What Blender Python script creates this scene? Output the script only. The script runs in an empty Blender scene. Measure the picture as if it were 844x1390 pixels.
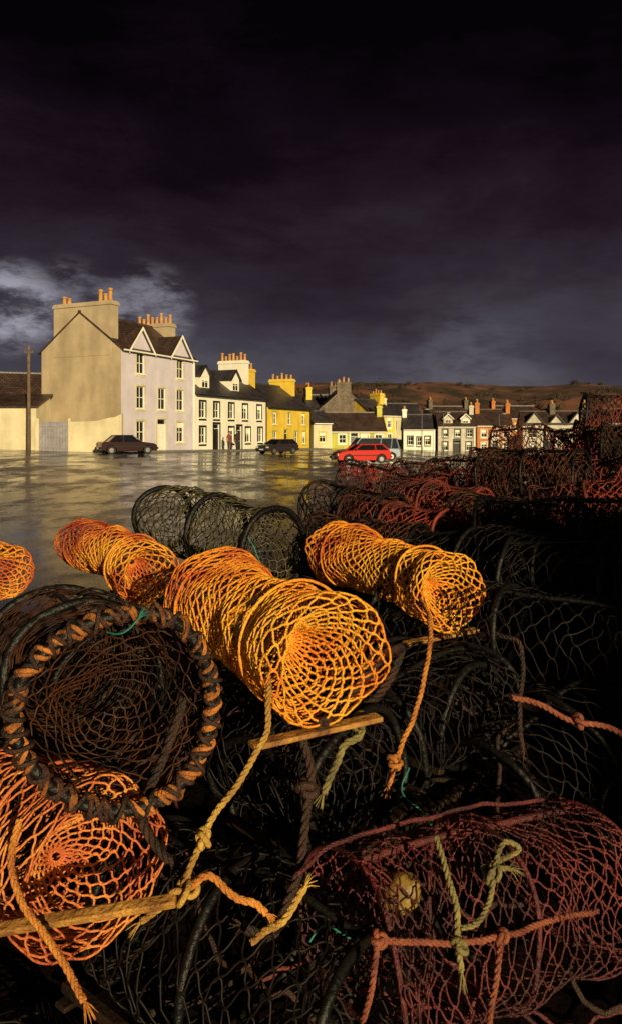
import bpy, math, random
from mathutils import Vector, Matrix, noise
random.seed(7)
S=bpy.context.scene
COL=S.collection
rad=math.radians
def smooth(a,b,x):
    t=max(0,min(1,(x-a)/(b-a))); return t*t*(3-2*t)
# ------------------------------------------------------------ materials
def mat(name,c1,c2=None,rough=.7,scale=5,bump=.0,bscale=None,metal=0,spec=.5,c3=None,detail=6,lo=.35,hi=.65,streak=0):
    m=bpy.data.materials.new(name); m.use_nodes=True
    nt=m.node_tree; N=nt.nodes; Lk=nt.links
    b=N['Principled BSDF']; b.inputs['Roughness'].default_value=rough
    b.inputs['Metallic'].default_value=metal; b.inputs['Specular IOR Level'].default_value=spec
    tc=N.new('ShaderNodeTexCoord')
    n=N.new('ShaderNodeTexNoise'); n.inputs['Scale'].default_value=scale; n.inputs['Detail'].default_value=detail
    n.inputs['Roughness'].default_value=.6
    Lk.new(tc.outputs['Object'],n.inputs['Vector'])
    r=N.new('ShaderNodeValToRGB'); c2=c2 or tuple(x*.75 for x in c1)
    r.color_ramp.elements[0].position=lo; r.color_ramp.elements[0].color=(*c2,1)
    r.color_ramp.elements[1].position=hi; r.color_ramp.elements[1].color=(*c1,1)
    if c3:
        e=r.color_ramp.elements.new(.5*(lo+hi)); e.color=(*c3,1)
    Lk.new(n.outputs['Fac'],r.inputs['Fac']); out=r.outputs['Color']
    if streak:   # damp patches, slightly drawn out downwards
        mp=N.new('ShaderNodeMapping'); mp.inputs['Scale'].default_value=(.9,.9,.35); Lk.new(tc.outputs['Object'],mp.inputs[0])
        ns=N.new('ShaderNodeTexNoise'); ns.inputs['Scale'].default_value=1.1; ns.inputs['Detail'].default_value=9; Lk.new(mp.outputs[0],ns.inputs['Vector'])
        rs=N.new('ShaderNodeValToRGB'); rs.color_ramp.elements[0].position=.34; rs.color_ramp.elements[0].color=(1-streak,1-streak,1-streak*1.1,1); rs.color_ramp.elements[1].position=.62
        Lk.new(ns.outputs['Fac'],rs.inputs['Fac']); mx=N.new('ShaderNodeMixRGB'); mx.blend_type='MULTIPLY'; mx.inputs['Fac'].default_value=1
        Lk.new(out,mx.inputs[1]); Lk.new(rs.outputs[0],mx.inputs[2]); out=mx.outputs[0]
    Lk.new(out,b.inputs['Base Color'])
    if bump:
        n2=N.new('ShaderNodeTexNoise'); n2.inputs['Scale'].default_value=bscale or scale*6; n2.inputs['Detail'].default_value=4
        Lk.new(tc.outputs['Object'],n2.inputs['Vector'])
        bp=N.new('ShaderNodeBump'); bp.inputs['Strength'].default_value=bump; bp.inputs['Distance'].default_value=.02
        Lk.new(n2.outputs['Fac'],bp.inputs['Height']); Lk.new(bp.outputs['Normal'],b.inputs['Normal'])
    return m
def slate(name,c1,c2,sc=1.0):
    m=bpy.data.materials.new(name); m.use_nodes=True
    nt=m.node_tree;N=nt.nodes;Lk=nt.links;b=N['Principled BSDF'];b.inputs['Roughness'].default_value=.45
    tc=N.new('ShaderNodeTexCoord'); br=N.new('ShaderNodeTexBrick')
    br.inputs['Scale'].default_value=sc; br.inputs['Brick Width'].default_value=.35; br.inputs['Row Height'].default_value=.22
    br.inputs['Mortar Size'].default_value=.018
    br.inputs['Color1'].default_value=(*c1,1); br.inputs['Color2'].default_value=(*c2,1); br.inputs['Mortar'].default_value=(.008,.008,.01,1)
    Lk.new(tc.outputs['Object'],br.inputs['Vector'])
    n=N.new('ShaderNodeTexNoise'); n.inputs['Scale'].default_value=.8; n.inputs['Detail'].default_value=8
    Lk.new(tc.outputs['Object'],n.inputs['Vector'])
    mx=N.new('ShaderNodeMixRGB'); mx.blend_type='MULTIPLY'; mx.inputs['Fac'].default_value=.8
    Lk.new(br.outputs['Color'],mx.inputs['Color1']); 
    rr=N.new('ShaderNodeValToRGB'); rr.color_ramp.elements[0].position=.3; rr.color_ramp.elements[0].color=(.35,.35,.35,1); rr.color_ramp.elements[1].position=.7
    Lk.new(n.outputs['Fac'],rr.inputs['Fac']); Lk.new(rr.outputs['Color'],mx.inputs['Color2'])
    Lk.new(mx.outputs['Color'],b.inputs['Base Color'])
    bp=N.new('ShaderNodeBump'); bp.inputs['Strength'].default_value=.5; bp.inputs['Distance'].default_value=.03
    Lk.new(br.outputs['Fac'],bp.inputs['Height']); bp.invert=True; Lk.new(bp.outputs['Normal'],b.inputs['Normal'])
    return m
M={}
M['lilac']=mat('lilac_render',(.68,.62,.74),(.59,.53,.64),.8,.9,.3,14,streak=.12)
M['tan']=mat('weathered_render',(.56,.44,.30),(.43,.33,.22),.85,.45,.5,10,streak=.22)
M['white']=mat('white_paint',(.90,.86,.76),(.83,.79,.69),.7,.8,.3,14,streak=.12)
M['white2']=mat('weathered_white_paint',(.66,.60,.52),(.48,.44,.38),.75,.8,.3,14,streak=.3)
M['cream']=mat('cream_render',(.76,.67,.47),(.60,.52,.35),.8,.6,.4,10,streak=.2)
M['yellow']=mat('yellow_render',(.86,.60,.07),(.72,.48,.05),.8,.8,.3,12,streak=.2)
M['ygreen']=mat('yellow_green_render',(.58,.53,.09),(.43,.40,.06),.8,.8,.3,12,streak=.2)
M['orangewall']=mat('orange_render',(.58,.20,.05),(.42,.14,.04),.8,.8,.3,12,streak=.2)
M['stone']=mat('stone_wall',(.22,.17,.13),(.10,.075,.06),.85,2.2,.6,8,streak=.3)
M['shed']=mat('shade_shed_board',(.05,.045,.04),(.03,.025,.02),.8,2.2,.6,8,streak=.3)  # dark boards of the added shade-casting shed
M['black']=mat('black_paint',(.015,.014,.014),(.008,.008,.008),.4,3)
M['slate']=slate('slate_roof',(.085,.07,.085),(.045,.038,.045))
M['slateb']=slate('brown_slate_roof',(.12,.065,.055),(.055,.038,.035))
M['glass']=mat('window_glass',(.012,.014,.018),(.006,.007,.009),.06,1.5,.12,1.3)
M['pot']=mat('clay_chimney_pot',(.58,.33,.09),(.42,.17,.05),.8,3)
M['wood']=mat('weathered_wood',(.52,.25,.05),(.16,.06,.015),.6,14,.5,90,detail=10)
M['pole']=mat('creosoted_pole',(.17,.11,.07),(.09,.06,.04),.8,4)
M['gate']=mat('grey_gate_paint',(.34,.32,.36),(.24,.22,.27),.6,2,streak=.2)
M['rubber']=mat('black_rubber',(.007,.006,.006),(.003,.003,.003),.5,20,.4,60,spec=.3)
M['nblack']=mat('black_twine',(.010,.005,.004),(.003,.002,.002),.6,9,spec=.25)
M['nbrown']=mat('brown_black_twine',(.07,.022,.008),(.010,.005,.004),.6,6,spec=.3,lo=.42,hi=.66)
M['ngreen']=mat('dark_green_twine',(.08,.065,.02),(.010,.008,.006),.5,6)
M['norange']=mat('orange_twine',(.90,.42,.032),(.50,.08,.015),.55,4.5,.6,160,c3=(.86,.29,.018),lo=.36,hi=.58)
M['norange2']=mat('red_orange_twine',(.85,.36,.03),(.22,.02,.012),.55,4.5,.6,160,c3=(.62,.14,.02),lo=.38,hi=.60)
M['npink']=mat('salmon_twine',(.76,.28,.06),(.26,.03,.02),.55,5,.5,160,c3=(.60,.15,.04))
M['nred']=mat('red_twine',(.30,.036,.018),(.03,.006,.005),.55,3.5,.5,160,lo=.42,hi=.64)
M['nred2']=mat('crimson_twine',(.18,.027,.026),(.04,.006,.008),.55,5,.5,160,lo=.42,hi=.64)
M['ropeor']=mat('orange_brown_rope',(.54,.18,.03),(.04,.011,.007),.6,9,.6,200,lo=.42,hi=.60)
M['ropey']=mat('yellow_rope',(.62,.38,.07),(.28,.13,.03),.6,16,.5,220)
M['ropeo']=mat('orange_rope',(.66,.26,.04),(.30,.08,.015),.6,16,.5,220)
M['ropeg']=mat('green_yellow_rope',(.30,.24,.08),(.13,.10,.04),.6,16,.5,220)
M['roped']=mat('dark_brown_rope',(.05,.017,.009),(.010,.005,.004),.6,16,.5,220)
M['ropes']=mat('salmon_rope',(.36,.10,.045),(.14,.03,.02),.6,16,.5,220)
M['teal']=mat('teal_twine',(.02,.26,.20),(.01,.14,.11),.5,12)
M['float']=mat('yellow_float',(.36,.24,.05),(.14,.07,.02),.5,14,.4,40)
M['heap']=mat('heap_shade_black',(.005,.003,.003),(.0015,.001,.001),.95,9,1.0,45,spec=.0)  # near-black, puts the deep shade inside the pot pile into the colour
M['tyre']=mat('tyre',(.02,.02,.02),(.012,.012,.012),.8,5)
M['hub']=mat('wheel_hub',(.35,.35,.36),(.2,.2,.2),.35,5,metal=.7)
M['lamp']=mat('lamp_glass',(.7,.7,.65),(.6,.6,.55),.15,5)
M['lampr']=mat('tail_lamp',(.35,.02,.01),(.25,.01,.01),.2,5)
M['steel']=mat('galvanised_steel',(.25,.25,.26),(.15,.15,.16),.5,5,metal=.4)
M['pave']=mat('paving',(.20,.19,.18),(.12,.115,.11),.45,1.5,.4,12)
M['tree']=mat('dark_foliage',(.07,.045,.02),(.025,.018,.01),.8,.2)
M['skin']=mat('skin',(.42,.24,.17),(.38,.2,.14),.6,8)
M['coat']=mat('dark_coat',(.05,.025,.022),(.03,.015,.015),.8,8)
M['jeans']=mat('trousers',(.03,.035,.06),(.02,.022,.04),.8,8)
M['jumper']=mat('red_jumper',(.25,.06,.03),(.18,.04,.02),.8,8)
M['hair']=mat('hair',(.04,.02,.01),(.02,.01,.005),.7,8)
# ------------------------------------------------------------ mesh builder
class MB:
    def __init__(s): s.v=[];s.f=[]
    def poly(s,pts):
        i=len(s.v); s.v+= [tuple(p) for p in pts]; s.f.append(tuple(range(i,i+len(pts))))
    def box(s,x0,x1,y0,y1,z0,z1):
        i=len(s.v)
        s.v+=[(x0,y0,z0),(x1,y0,z0),(x1,y1,z0),(x0,y1,z0),(x0,y0,z1),(x1,y0,z1),(x1,y1,z1),(x0,y1,z1)]
        for q in ((0,3,2,1),(4,5,6,7),(0,1,5,4),(1,2,6,5),(2,3,7,6),(3,0,4,7)): s.f.append(tuple(i+k for k in q))
    def prism(s,pts,vec):
        i=len(s.v); n=len(pts); vec=Vector(vec)
        s.v+=[tuple(p) for p in pts]+[tuple(Vector(p)+vec) for p in pts]
        s.f.append(tuple(range(i,i+n))[::-1]); s.f.append(tuple(range(i+n,i+2*n)))
        for k in range(n):
            a=i+k;b=i+(k+1)%n; s.f.append((a,b,b+n,a+n))
    def lathe(s,cx,cy,prof,n=12,axis='z'):
        i=len(s.v)
        for (r,z) in prof:
            for k in range(n):
                a=2*math.pi*k/n
                if axis=='z': s.v.append((cx+r*math.cos(a),cy+r*math.sin(a),z))
                else: s.v.append((cx+r*math.cos(a),z,cy+r*math.sin(a)))
        for j in range(len(prof)-1):
            for k in range(n):
                a=i+j*n+k;b=i+j*n+(k+1)%n; s.f.append((a,b,b+n,a+n))
        s.f.append(tuple(range(i,i+n))[::-1]); e=i+(len(prof)-1)*n; s.f.append(tuple(range(e,e+n)))
    def bar(s,a,b,t):
        a=Vector(a);b=Vector(b);d=(b-a).normalized()
        u=d.cross(Vector((0,0,1)));  u=Vector((1,0,0)) if u.length<1e-3 else u.normalized()
        w=d.cross(u)*t*.5; u=u*t*.5
        s.prism([a+u+w,a-u+w,a-u-w,a+u-w],b-a)
    def obj(s,name,m,parent=None,bevel=0,smoothf=False,recalc=True):
        me=bpy.data.meshes.new(name); me.from_pydata(s.v,[],s.f); me.update()
        if recalc:
            import bmesh
            bm=bmesh.new(); bm.from_mesh(me); bmesh.ops.recalc_face_normals(bm,faces=bm.faces[:]); bm.to_mesh(me); bm.free()
        me.materials.append(m); o=bpy.data.objects.new(name,me); COL.objects.link(o)
        if parent: o.parent=parent
        if bevel:
            bv=o.modifiers.new('Bevel','BEVEL'); bv.width=bevel; bv.segments=2; bv.limit_method='ANGLE'
        if smoothf:
            for p in me.polygons: p.use_smooth=True
        return o
def empty(name,loc=(0,0,0),rz=0):
    e=bpy.data.objects.new(name,None); e.location=loc; e.rotation_euler=(0,0,rz); e.empty_display_size=.2; COL.objects.link(e); return e
# ------------------------------------------------------------ ground height
def g(x,y):
    f=smooth(12,42,y)
    z=.03*max(0,-x) if x<0 else -.035*min(x,30)
    z=max(-1.0,min(.75,z))
    return z*f
def axis(a,b,near,step0,grow):
    out=[near]; s=step0; x=near
    while x<b: x+=s; s*=grow; out.append(min(x,b))
    s=step0;x=near
    while x>a: x-=s; s*=grow; out.insert(0,max(x,a))
    return out
xs=axis(-1500,1500,0,1.2,1.07); ys=axis(-300,2500,8,1.5,1.06)
mb=MB(); mb.v=[(x,y,g(x,y)) for y in ys for x in xs]; nx=len(xs)
mb.f=[(j*nx+i,j*nx+i+1,(j+1)*nx+i+1,(j+1)*nx+i) for j in range(len(ys)-1) for i in range(nx-1)]
# wet asphalt
m=bpy.data.materials.new('wet_asphalt'); m.use_nodes=True; nt=m.node_tree;N=nt.nodes;Lk=nt.links;b=N['Principled BSDF']
tc=N.new('ShaderNodeTexCoord')
def nz(scale,detail,rough,sc=(1,1,1)):
    mp=N.new('ShaderNodeMapping'); mp.inputs['Scale'].default_value=sc; Lk.new(tc.outputs['Object'],mp.inputs['Vector'])
    n=N.new('ShaderNodeTexNoise'); n.inputs['Scale'].default_value=scale; n.inputs['Detail'].default_value=detail; n.inputs['Roughness'].default_value=rough
    Lk.new(mp.outputs[0],n.inputs['Vector']); return n
def rmp(n,a,b_,ca=(0,0,0,1),cb=(1,1,1,1)):
    r=N.new('ShaderNodeValToRGB'); r.color_ramp.elements[0].position=a; r.color_ramp.elements[1].position=b_; r.color_ramp.elements[0].color=ca; r.color_ramp.elements[1].color=cb
    Lk.new(n.outputs['Fac'],r.inputs['Fac']); return r
n1=nz(.40,15,.72,(1,.5,1)); r1=rmp(n1,.44,.60)          # 0 puddle, 1 drained
n4=nz(1.7,10,.7,(1,.5,1)); r4=rmp(n4,.38,.62,(.055,.046,.056,1),(.21,.175,.195,1))
n2=nz(42,8,.75); r2=rmp(n2,.35,.65,(.6,.6,.6,1),(1.4,1.4,1.4,1))
mm=N.new('ShaderNodeMixRGB'); mm.blend_type='MULTIPLY'; mm.inputs['Fac'].default_value=1; Lk.new(r4.outputs[0],mm.inputs[1]); Lk.new(r2.outputs[0],mm.inputs[2])
mx=N.new('ShaderNodeMixRGB'); mx.inputs['Color1'].default_value=(.035,.030,.037,1); Lk.new(r1.outputs['Color'],mx.inputs['Fac']); Lk.new(mm.outputs[0],mx.inputs['Color2'])
Lk.new(mx.outputs[0],b.inputs['Base Color'])
mr=N.new('ShaderNodeMapRange'); mr.inputs['To Min'].default_value=.11; mr.inputs['To Max'].default_value=.40
Lk.new(r1.outputs['Color'],mr.inputs['Value']); Lk.new(mr.outputs[0],b.inputs['Roughness'])
ml=N.new('ShaderNodeMath'); ml.operation='MULTIPLY'; Lk.new(n2.outputs['Fac'],ml.inputs[0]); Lk.new(r1.outputs['Color'],ml.inputs[1])
bp=N.new('ShaderNodeBump'); bp.inputs['Strength'].default_value=.35; bp.inputs['Distance'].default_value=.010
Lk.new(ml.outputs[0],bp.inputs['Height']); Lk.new(bp.outputs['Normal'],b.inputs['Normal'])
b.inputs['IOR'].default_value=1.5
mb.obj('ground',m,smoothf=True,recalc=False)
# ------------------------------------------------------------ hill
def hh(x,y):
    n=noise.fractal(Vector((x*.008,y*.008,2)),1,2,6)
    r=smooth(135,300,y)*(22.5-2.0*smooth(20,140,x)+3.2*n)
    r+=4*noise.fractal(Vector((x*.025,y*.025,5)),1,2,4)*smooth(135,180,y)*(1-.6*smooth(220,300,y))
    return r-1.5
hx=[-300+i*4 for i in range(180)]; hy=[120+j*5 for j in range(84)]
mb=MB(); mb.v=[(x,y,hh(x,y)) for y in hy for x in hx]; nx=len(hx)
mb.f=[(j*nx+i,j*nx+i+1,(j+1)*nx+i+1,(j+1)*nx+i) for j in range(len(hy)-1) for i in range(nx-1)]
mh=mat('heather_hill',(.20,.075,.045),(.022,.016,.010),.9,.07,1.0,.35,c3=(.08,.036,.020),detail=15,lo=.40,hi=.62)
mb.obj('hill',mh,smoothf=True,recalc=False)
mb=MB()
random.seed(3)
for k in range(240):
    if k<110: x=random.uniform(-10,150); y=random.uniform(140,215)
    else:
        x=random.uniform(-20,190); y=random.choice([215,240,265])+random.uniform(-3,3)+x*.1
    s=random.uniform(.7,2.2)*(1 if k<110 else .6); z=hh(x,y)
    mb.box(x-.15,x+.15,y-.15,y+.15,z-1,z+s)
    for q in range(60):
        a=random.uniform(0,6.28); rr=s*random.random()**.5*1.2; c=Vector((x+rr*math.cos(a),y+rr*math.sin(a),z+s*.6+random.gauss(0,.45)*s))
        u=Vector((random.gauss(0,1),random.gauss(0,1),random.gauss(0,1)))*s*.25; w=Vector((random.gauss(0,1),random.gauss(0,1),random.gauss(0,1)))*s*.25
        mb.poly([c-u,c+w,c+u])
mb.obj('distant_trees',M['tree'],recalc=False)
# ------------------------------------------------------------ houses
WR=random.Random(5)
def window(fr,gl,x0,x1,z0,z1,y=.10,bars=(1,1)):
    t=.06
    gl.box(x0,x1,y+.05,y+.07,z0,z1)
    fr.box(x0,x0+t,y,y+.05,z0,z1); fr.box(x1-t,x1,y,y+.05,z0,z1)
    fr.box(x0+t,x1-t,y,y+.05,z0,z0+t); fr.box(x0+t,x1-t,y,y+.05,z1-t,z1)
    for i in range(bars[1]):
        z=z0+(z1-z0)*(i+1)/(bars[1]+1); fr.box(x0+t,x1-t,y-.01,y+.045,z-.03,z+.03)
    for i in range(bars[0]):
        x=x0+(x1-x0)*(i+1)/(bars[0]+1); fr.box(x-.02,x+.02,y+.004,y+.048,z0+t,z1-t)
    if WR.random()<.4:   # roller blind
        fr.box(x0+t+.01,x1-t-.01,y+.030,y+.0495,z1-t-(z1-z0)*WR.uniform(.12,.4),z1-t-.01)
def wall_holes(mb,x0,x1,z0,z1,holes,dep=.2):
    X=sorted({x0,x1,*[h[0] for h in holes],*[h[1] for h in holes]}); Z=sorted({z0,z1,*[h[2] for h in holes],*[h[3] for h in holes]})
    for i in range(len(X)-1):
        for j in range(len(Z)-1):
            cx=(X[i]+X[i+1])/2; cz=(Z[j]+Z[j+1])/2
            if any(h[0]<cx<h[1] and h[2]<cz<h[3] for h in holes): continue
            mb.poly([(X[i],0,Z[j]),(X[i+1],0,Z[j]),(X[i+1],0,Z[j+1]),(X[i],0,Z[j+1])])
    for (a,b_,c,d) in [h[:4] for h in holes]:
        mb.poly([(a,0,c),(a,dep,c),(a,dep,d),(a,0,d)]); mb.poly([(b_,dep,c),(b_,0,c),(b_,0,d),(b_,dep,d)])
        mb.poly([(a,0,c),(b_,0,c),(b_,dep,c),(a,dep,c)]); mb.poly([(a,dep,d),(b_,dep,d),(b_,0,d),(a,0,d)])
def house(name,O,ang,L,D,he,hr,wm,rm,wins,doors=(),gm=None,margin=None,frame=None,chims=(),wdorm=(),rdorm=(),doorm=None,zb=-1.2,bars=(1,1),cm=None,potm=None,barge=None):
    R=empty(name,(O[0],O[1],0),ang); gm=gm or wm; frame=frame or M['white']; cm=cm or gm; potm=potm or M['pot']
    W=MB(); G=MB(); RF=MB(); FR=MB(); GL=MB(); MG=MB(); CH=MB(); PT=MB(); DR=MB(); BG=MB()
    sl=(hr-he)/(D/2)
    wall_holes(W,0,L,zb,he,list(wins)+list(doors))
    W.poly([(0,D,zb),(0,D,he),(L,D,he),(L,D,zb)])
    for x in (0,L): G.poly([(x,0,zb),(x,0,he),(x,D/2,hr),(x,D,he),(x,D,zb)])
    for (a,b_,c,d) in wins:
        window(FR,GL,a,b_,c,d,bars=bars)
        FR.box(a-.08,b_+.08,-.08,.0,c-.10,c)
        if margin:
            t=.16
            MG.box(a-t,a,-.025,.0,c,d); MG.box(b_,b_+t,-.025,.0,c,d); MG.box(a-t,b_+t,-.028,0,d,d+t); MG.box(a-t,b_+t,-.028,-.0,c-t-.1,c-.1)
    for (a,b_,c,d) in doors:
        DR.box(a,b_,.12,.17,c,d-.45); GL.box(a+.05,b_-.05,.13,.16,d-.4,d-.05); FR.box(a,b_,.1,.18,d-.45,d-.4); FR.box(a,b_,.1,.18,d-.05,d)
        for (px,pz) in ((.25,.3),(.25,.68),(.75,.3),(.75,.68)):
            w=(b_-a); h=(d-.45-c); DR.box(a+w*px-w*.16,a+w*px+w*.16,.10,.12,c+h*pz-h*.15,c+h*pz+h*.15)
        if margin:
            t=.18; MG.box(a-t,a,-.03,0,c,d); MG.box(b_,b_+t,-.03,0,c,d); MG.box(a-t,b_+t,-.035,0,d,d+t)
    o=.25
    th=.12
    RF.prism([(-.12,-o,he-o*sl),(L+.12,-o,he-o*sl),(L+.12,D/2,hr),(-.12,D/2,hr)],(0,0,th))
    RF.prism([(-.12,D+o,he-o*sl),(L+.12,D+o,he-o*sl),(L+.12,D/2,hr+.002),(-.12,D/2,hr+.002)],(0,0,th))
    RF.box(-.13,L+.13,D/2-.12,D/2+.12,hr+.04,hr+.2)
    BG.box(0,L,-o-.1,-o,he-o*sl-.02,he-o*sl+.09)
    BG.box(L-.28,L-.18,-.11,-.01,zb,he-.2)
    for (x0,x1,y0,y1,zt,npot,ph) in chims:
        zc=he-.5
        CH.box(x0,x1,y0,y1,zc,zt-.32); CH.box(x0-.08,x1+.08,y0-.08,y1+.08,zt-.32,zt-.12); CH.box(x0-.02,x1+.02,y0-.02,y1+.02,zt-.12,zt)
        for k in range(npot):
            yy=y0+(y1-y0)*(k+.5)/npot; xx=(x0+x1)/2; hgt=ph*(1+.3*math.sin(k*2.3+x0))
            PT.lathe(xx,yy,[(.17,zt),(.14,zt+hgt*.2),(.12,zt+hgt*.8),(.16,zt+hgt*.86),(.16,zt+hgt),(.10,zt+hgt)],10)
    for (xc,w,hp) in wdorm:
        yb=(hp-he)/sl
        W.poly([(xc-w/2,0,he),(xc+w/2,0,he),(xc,0,hp)])
        k=(hp-he)/(w/2)
        for sg in (-1,1):
            RF.prism([(xc+sg*(w/2+.2),-.22,he-.2*k),(xc,-.22,hp),(xc,yb+.15,hp),(xc+sg*(w/2+.2),.0,he-.2*k)],(0,0,.13))
            BG.prism([(xc+sg*(w/2+.24),-.28,he-.24*k-.05),(xc,-.28,hp-.05),(xc,-.28,hp+.2),(xc+sg*(w/2+.24),-.28,he-.24*k+.17)],(0,.055,0))
    for (xc,w,yd,hw,hp) in rdorm:
        z0=he+sl*yd; yb1=yd+hw/sl; yb2=yd+(hw+hp)/sl
        W.poly([(xc-w/2,yd,z0-.05),(xc+w/2,yd,z0-.05),(xc+w/2,yd,z0+hw),(xc,yd,z0+hw+hp),(xc-w/2,yd,z0+hw)])
        for sg in (-1,1):
            x=xc+sg*w/2
            W.poly([(x,yd,z0-.05),(x,yd,z0+hw),(x,yb1,z0+hw)])
            kk=hp/(w/2)
            RF.prism([(x+sg*.15,yd-.2,z0+hw-.15*kk),(xc,yd-.2,z0+hw+hp),(xc,yb2,z0+hw+hp),(x+sg*.15,yb1,z0+hw-.15*kk)],(0,0,.1))
            BG.prism([(x+sg*.17,yd-.25,z0+hw-.17*kk-.03),(xc,yd-.25,z0+hw+hp-.03),(xc,yd-.25,z0+hw+hp+.12),(x+sg*.17,yd-.25,z0+hw-.17*kk+.12)],(0,.045,0))
        f2=MB(); g2=MB(); window(f2,g2,xc-w*.33,xc+w*.33,z0+.12,z0+hw-.05,y=0)
        for (src,dst) in ((f2,FR),(g2,GL)):
            i=len(dst.v); dst.v+=[(v[0],v[1]+yd-.075,v[2]) for v in src.v]; dst.f+=[tuple(i+q for q in f) for f in src.f]
    W.obj('walls',wm,R); G.obj('gable_walls',gm,R); RF.obj('roof',rm,R); 
    for bld,nm,mm in ((FR,'window_frames',frame),(GL,'window_glass',M['glass']),(MG,'window_margins',margin),(CH,'chimney_stacks',cm),(PT,'chimney_pots',potm),(DR,'door',doorm or M['black']),(BG,'bargeboards_and_gutter',barge or M['white'])):
        if bld.f: bld.obj(nm,mm,R)
    return R
A0=math.atan2(.913,.407); C0=Vector((-14.4,56,0)); U=Vector((.407,.913,0)); NRM=Vector((.913,-.407,0))
def row(L,out=0): return C0+U*L+NRM*out
w3=lambda c,a,b,w=1.0:(c-w/2,c+w/2,a,b)
house('lilac_townhouse',row(0),A0,10.2,7.9,8.4,11.3,M['lilac'],M['slateb'],
 [w3(2.4,6.6,8.25),w3(7.9,6.6,8.25),w3(2.4,3.85,5.6,1.05),w3(5.25,3.85,5.6,1.05),w3(7.9,3.85,5.6,1.05),w3(2.4,1.15,2.85,1.05),w3(7.9,1.15,2.85,1.05)],
 [(4.6,5.8,.35,3.05)],gm=M['tan'],margin=M['cream'],chims=[(-.035,.85,.95,6.6,12.1,0,.6),(9.3,10.235,2.1,5.9,11.7,8,.75)],
 wdorm=[(2.4,2.9,10.1),(7.9,2.9,10.1)],doorm=M['white'],bars=(1,1))
R=bpy.data.objects['lilac_townhouse']; pt=MB()
for yy,hgt in ((1.35,1.0),(1.8,.6),(2.3,.95),(5.4,.5),(5.9,.65)):
    pt.lathe(.42,yy,[(.2,12.1),(.16,12.2),(.14,12.1+hgt*.8),(.2,12.1+hgt*.85),(.2,12.1+hgt),(.1,12.1+hgt)],10)
pt.obj('gable_chimney_pots',M['pot'],R)
house('white_inn',row(10.25),A0,13.7,7.2,5.45,8.1,M['white'],M['slate'],
 [w3(c,3.3,4.75,.95) for c in (1.2,3.6,6.3,9.0,12.0)]+[w3(c,1.0,2.45,.95) for c in (1.2,6.3,9.6,12.2)],
 [(3.1,4.1,.2,2.75),(7.4,8.3,.1,2.6)],margin=M['black'],frame=M['white'],chims=[(12.5,13.4,2.0,5.2,9.6,7,.7),(0.1,.7,2.6,4.6,9.0,2,.6)],
 rdorm=[(2.6,1.7,.7,1.25,.9),(8.2,1.7,.7,1.25,.9)],doorm=M['black'],barge=M['black'],cm=M['white'])
house('yellow_house',row(24.2),A0,11.0,7.2,4.75,7.4,M['yellow'],M['slate'],
 [w3(c,2.9,4.2,.9) for c in (1.6,5.2,9.0)]+[w3(c,.7,2.1,.95) for c in (1.6,7.0,9.2)],
 [(3.9,4.8,0,2.3)],margin=M['ygreen'],chims=[(.1,.9,2.0,5.0,8.8,5,.6),(10.0,10.9,2.0,5.0,8.4,5,.6)],cm=M['yellow'],barge=M['black'])
house('cottage',(0.9,96),rad(6),9.0,6,2.2,4.6,M['ygreen'],M['slateb'],[w3(c,.6,1.7,.9) for c in (1.2,3.2,6.2,8.0)],[(4.3,5.2,-.2,1.9)],margin=M['white'],chims=[(8.2,8.9,2.2,3.8,5.6,2,.5)])
house('stone_house',(8.2,104),rad(96),9.0,7.2,5.0,8.2,M['stone'],M['slateb'],[w3(c,2.9,4.2,.9) for c in (2,4.5,7)],gm=M['stone'],chims=[(-.03,.9,2.6,4.6,9.1,3,.6),(8,9.03,2.6,4.6,9.1,3,.6)],margin=M['cream'])
house('yellow_corner_house',(8.4,101),rad(40),4.6,6.5,4.4,6.6,M['yellow'],M['slate'],[w3(c,2.7,3.9,.8) for c in (1.2,3.3)]+[w3(3.4,.6,1.8,.8)],[(.8,1.7,-.4,1.8)],margin=M['white'],chims=[(3.7,4.5,2.2,4.2,7.6,4,.5)],cm=M['yellow'])
house('yellow_annexe',(.3,90),rad(30),2.6,4,3.2,4.6,M['cream'],M['slate'],[w3(1.3,.8,2.0,.9)],margin=M['yellow'])
house('slate_roofed_house',(-.4,108),rad(10),6.5,7,5.2,7.6,M['yellow'],M['slate'],[w3(c,3,4.2,.9) for c in (1.5,4.5)],chims=[(.1,.9,2.3,4.6,8.8,4,.6)],cm=M['yellow'],margin=M['white'])
house('white_cottage',(13.5,108),rad(-4),4.6,6,2.5,4.6,M['white'],M['slate'],[w3(c,.2,1.4,.7) for c in (1.0,3.5)]+[w3(2.3,.1,1.3,.6)],margin=M['black'],chims=[(-.03,.6,2.3,3.7,5.5,2,.4)],zb=-2,cm=M['white'])
house('white_cottage',(18.4,107),rad(-4),5.4,6,2.9,5.0,M['white2'],M['slateb'],[w3(c,1.4,2.4,.7) for c in (1.0,2.8,4.5)]+[w3(c,-.6,.6,.7) for c in (1.0,4.4)],[(2.3,3.1,-1,.9)],margin=M['black'],chims=[(4.8,5.43,2.3,3.7,6.0,3,.4)],zb=-2,rdorm=[(1.5,1.3,.5,.8,.6),(4.0,1.3,.5,.8,.6)],cm=M['white2'])
house('orange_house',(25.2,112),rad(-6),5.2,6.5,3.1,5.5,M['orangewall'],M['slateb'],[w3(c,1.3,2.4,.8) for c in (1.0,2.7,4.3)]+[w3(c,-.7,.5,.8) for c in (1.0,4.3)],[(2.3,3.1,-1,.8)],margin=M['white2'],chims=[(-.03,.6,2.3,4.0,6.6,3,.5),(4.6,5.23,2.3,4,6.5,3,.5)],zb=-2,cm=M['orangewall'])
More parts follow.
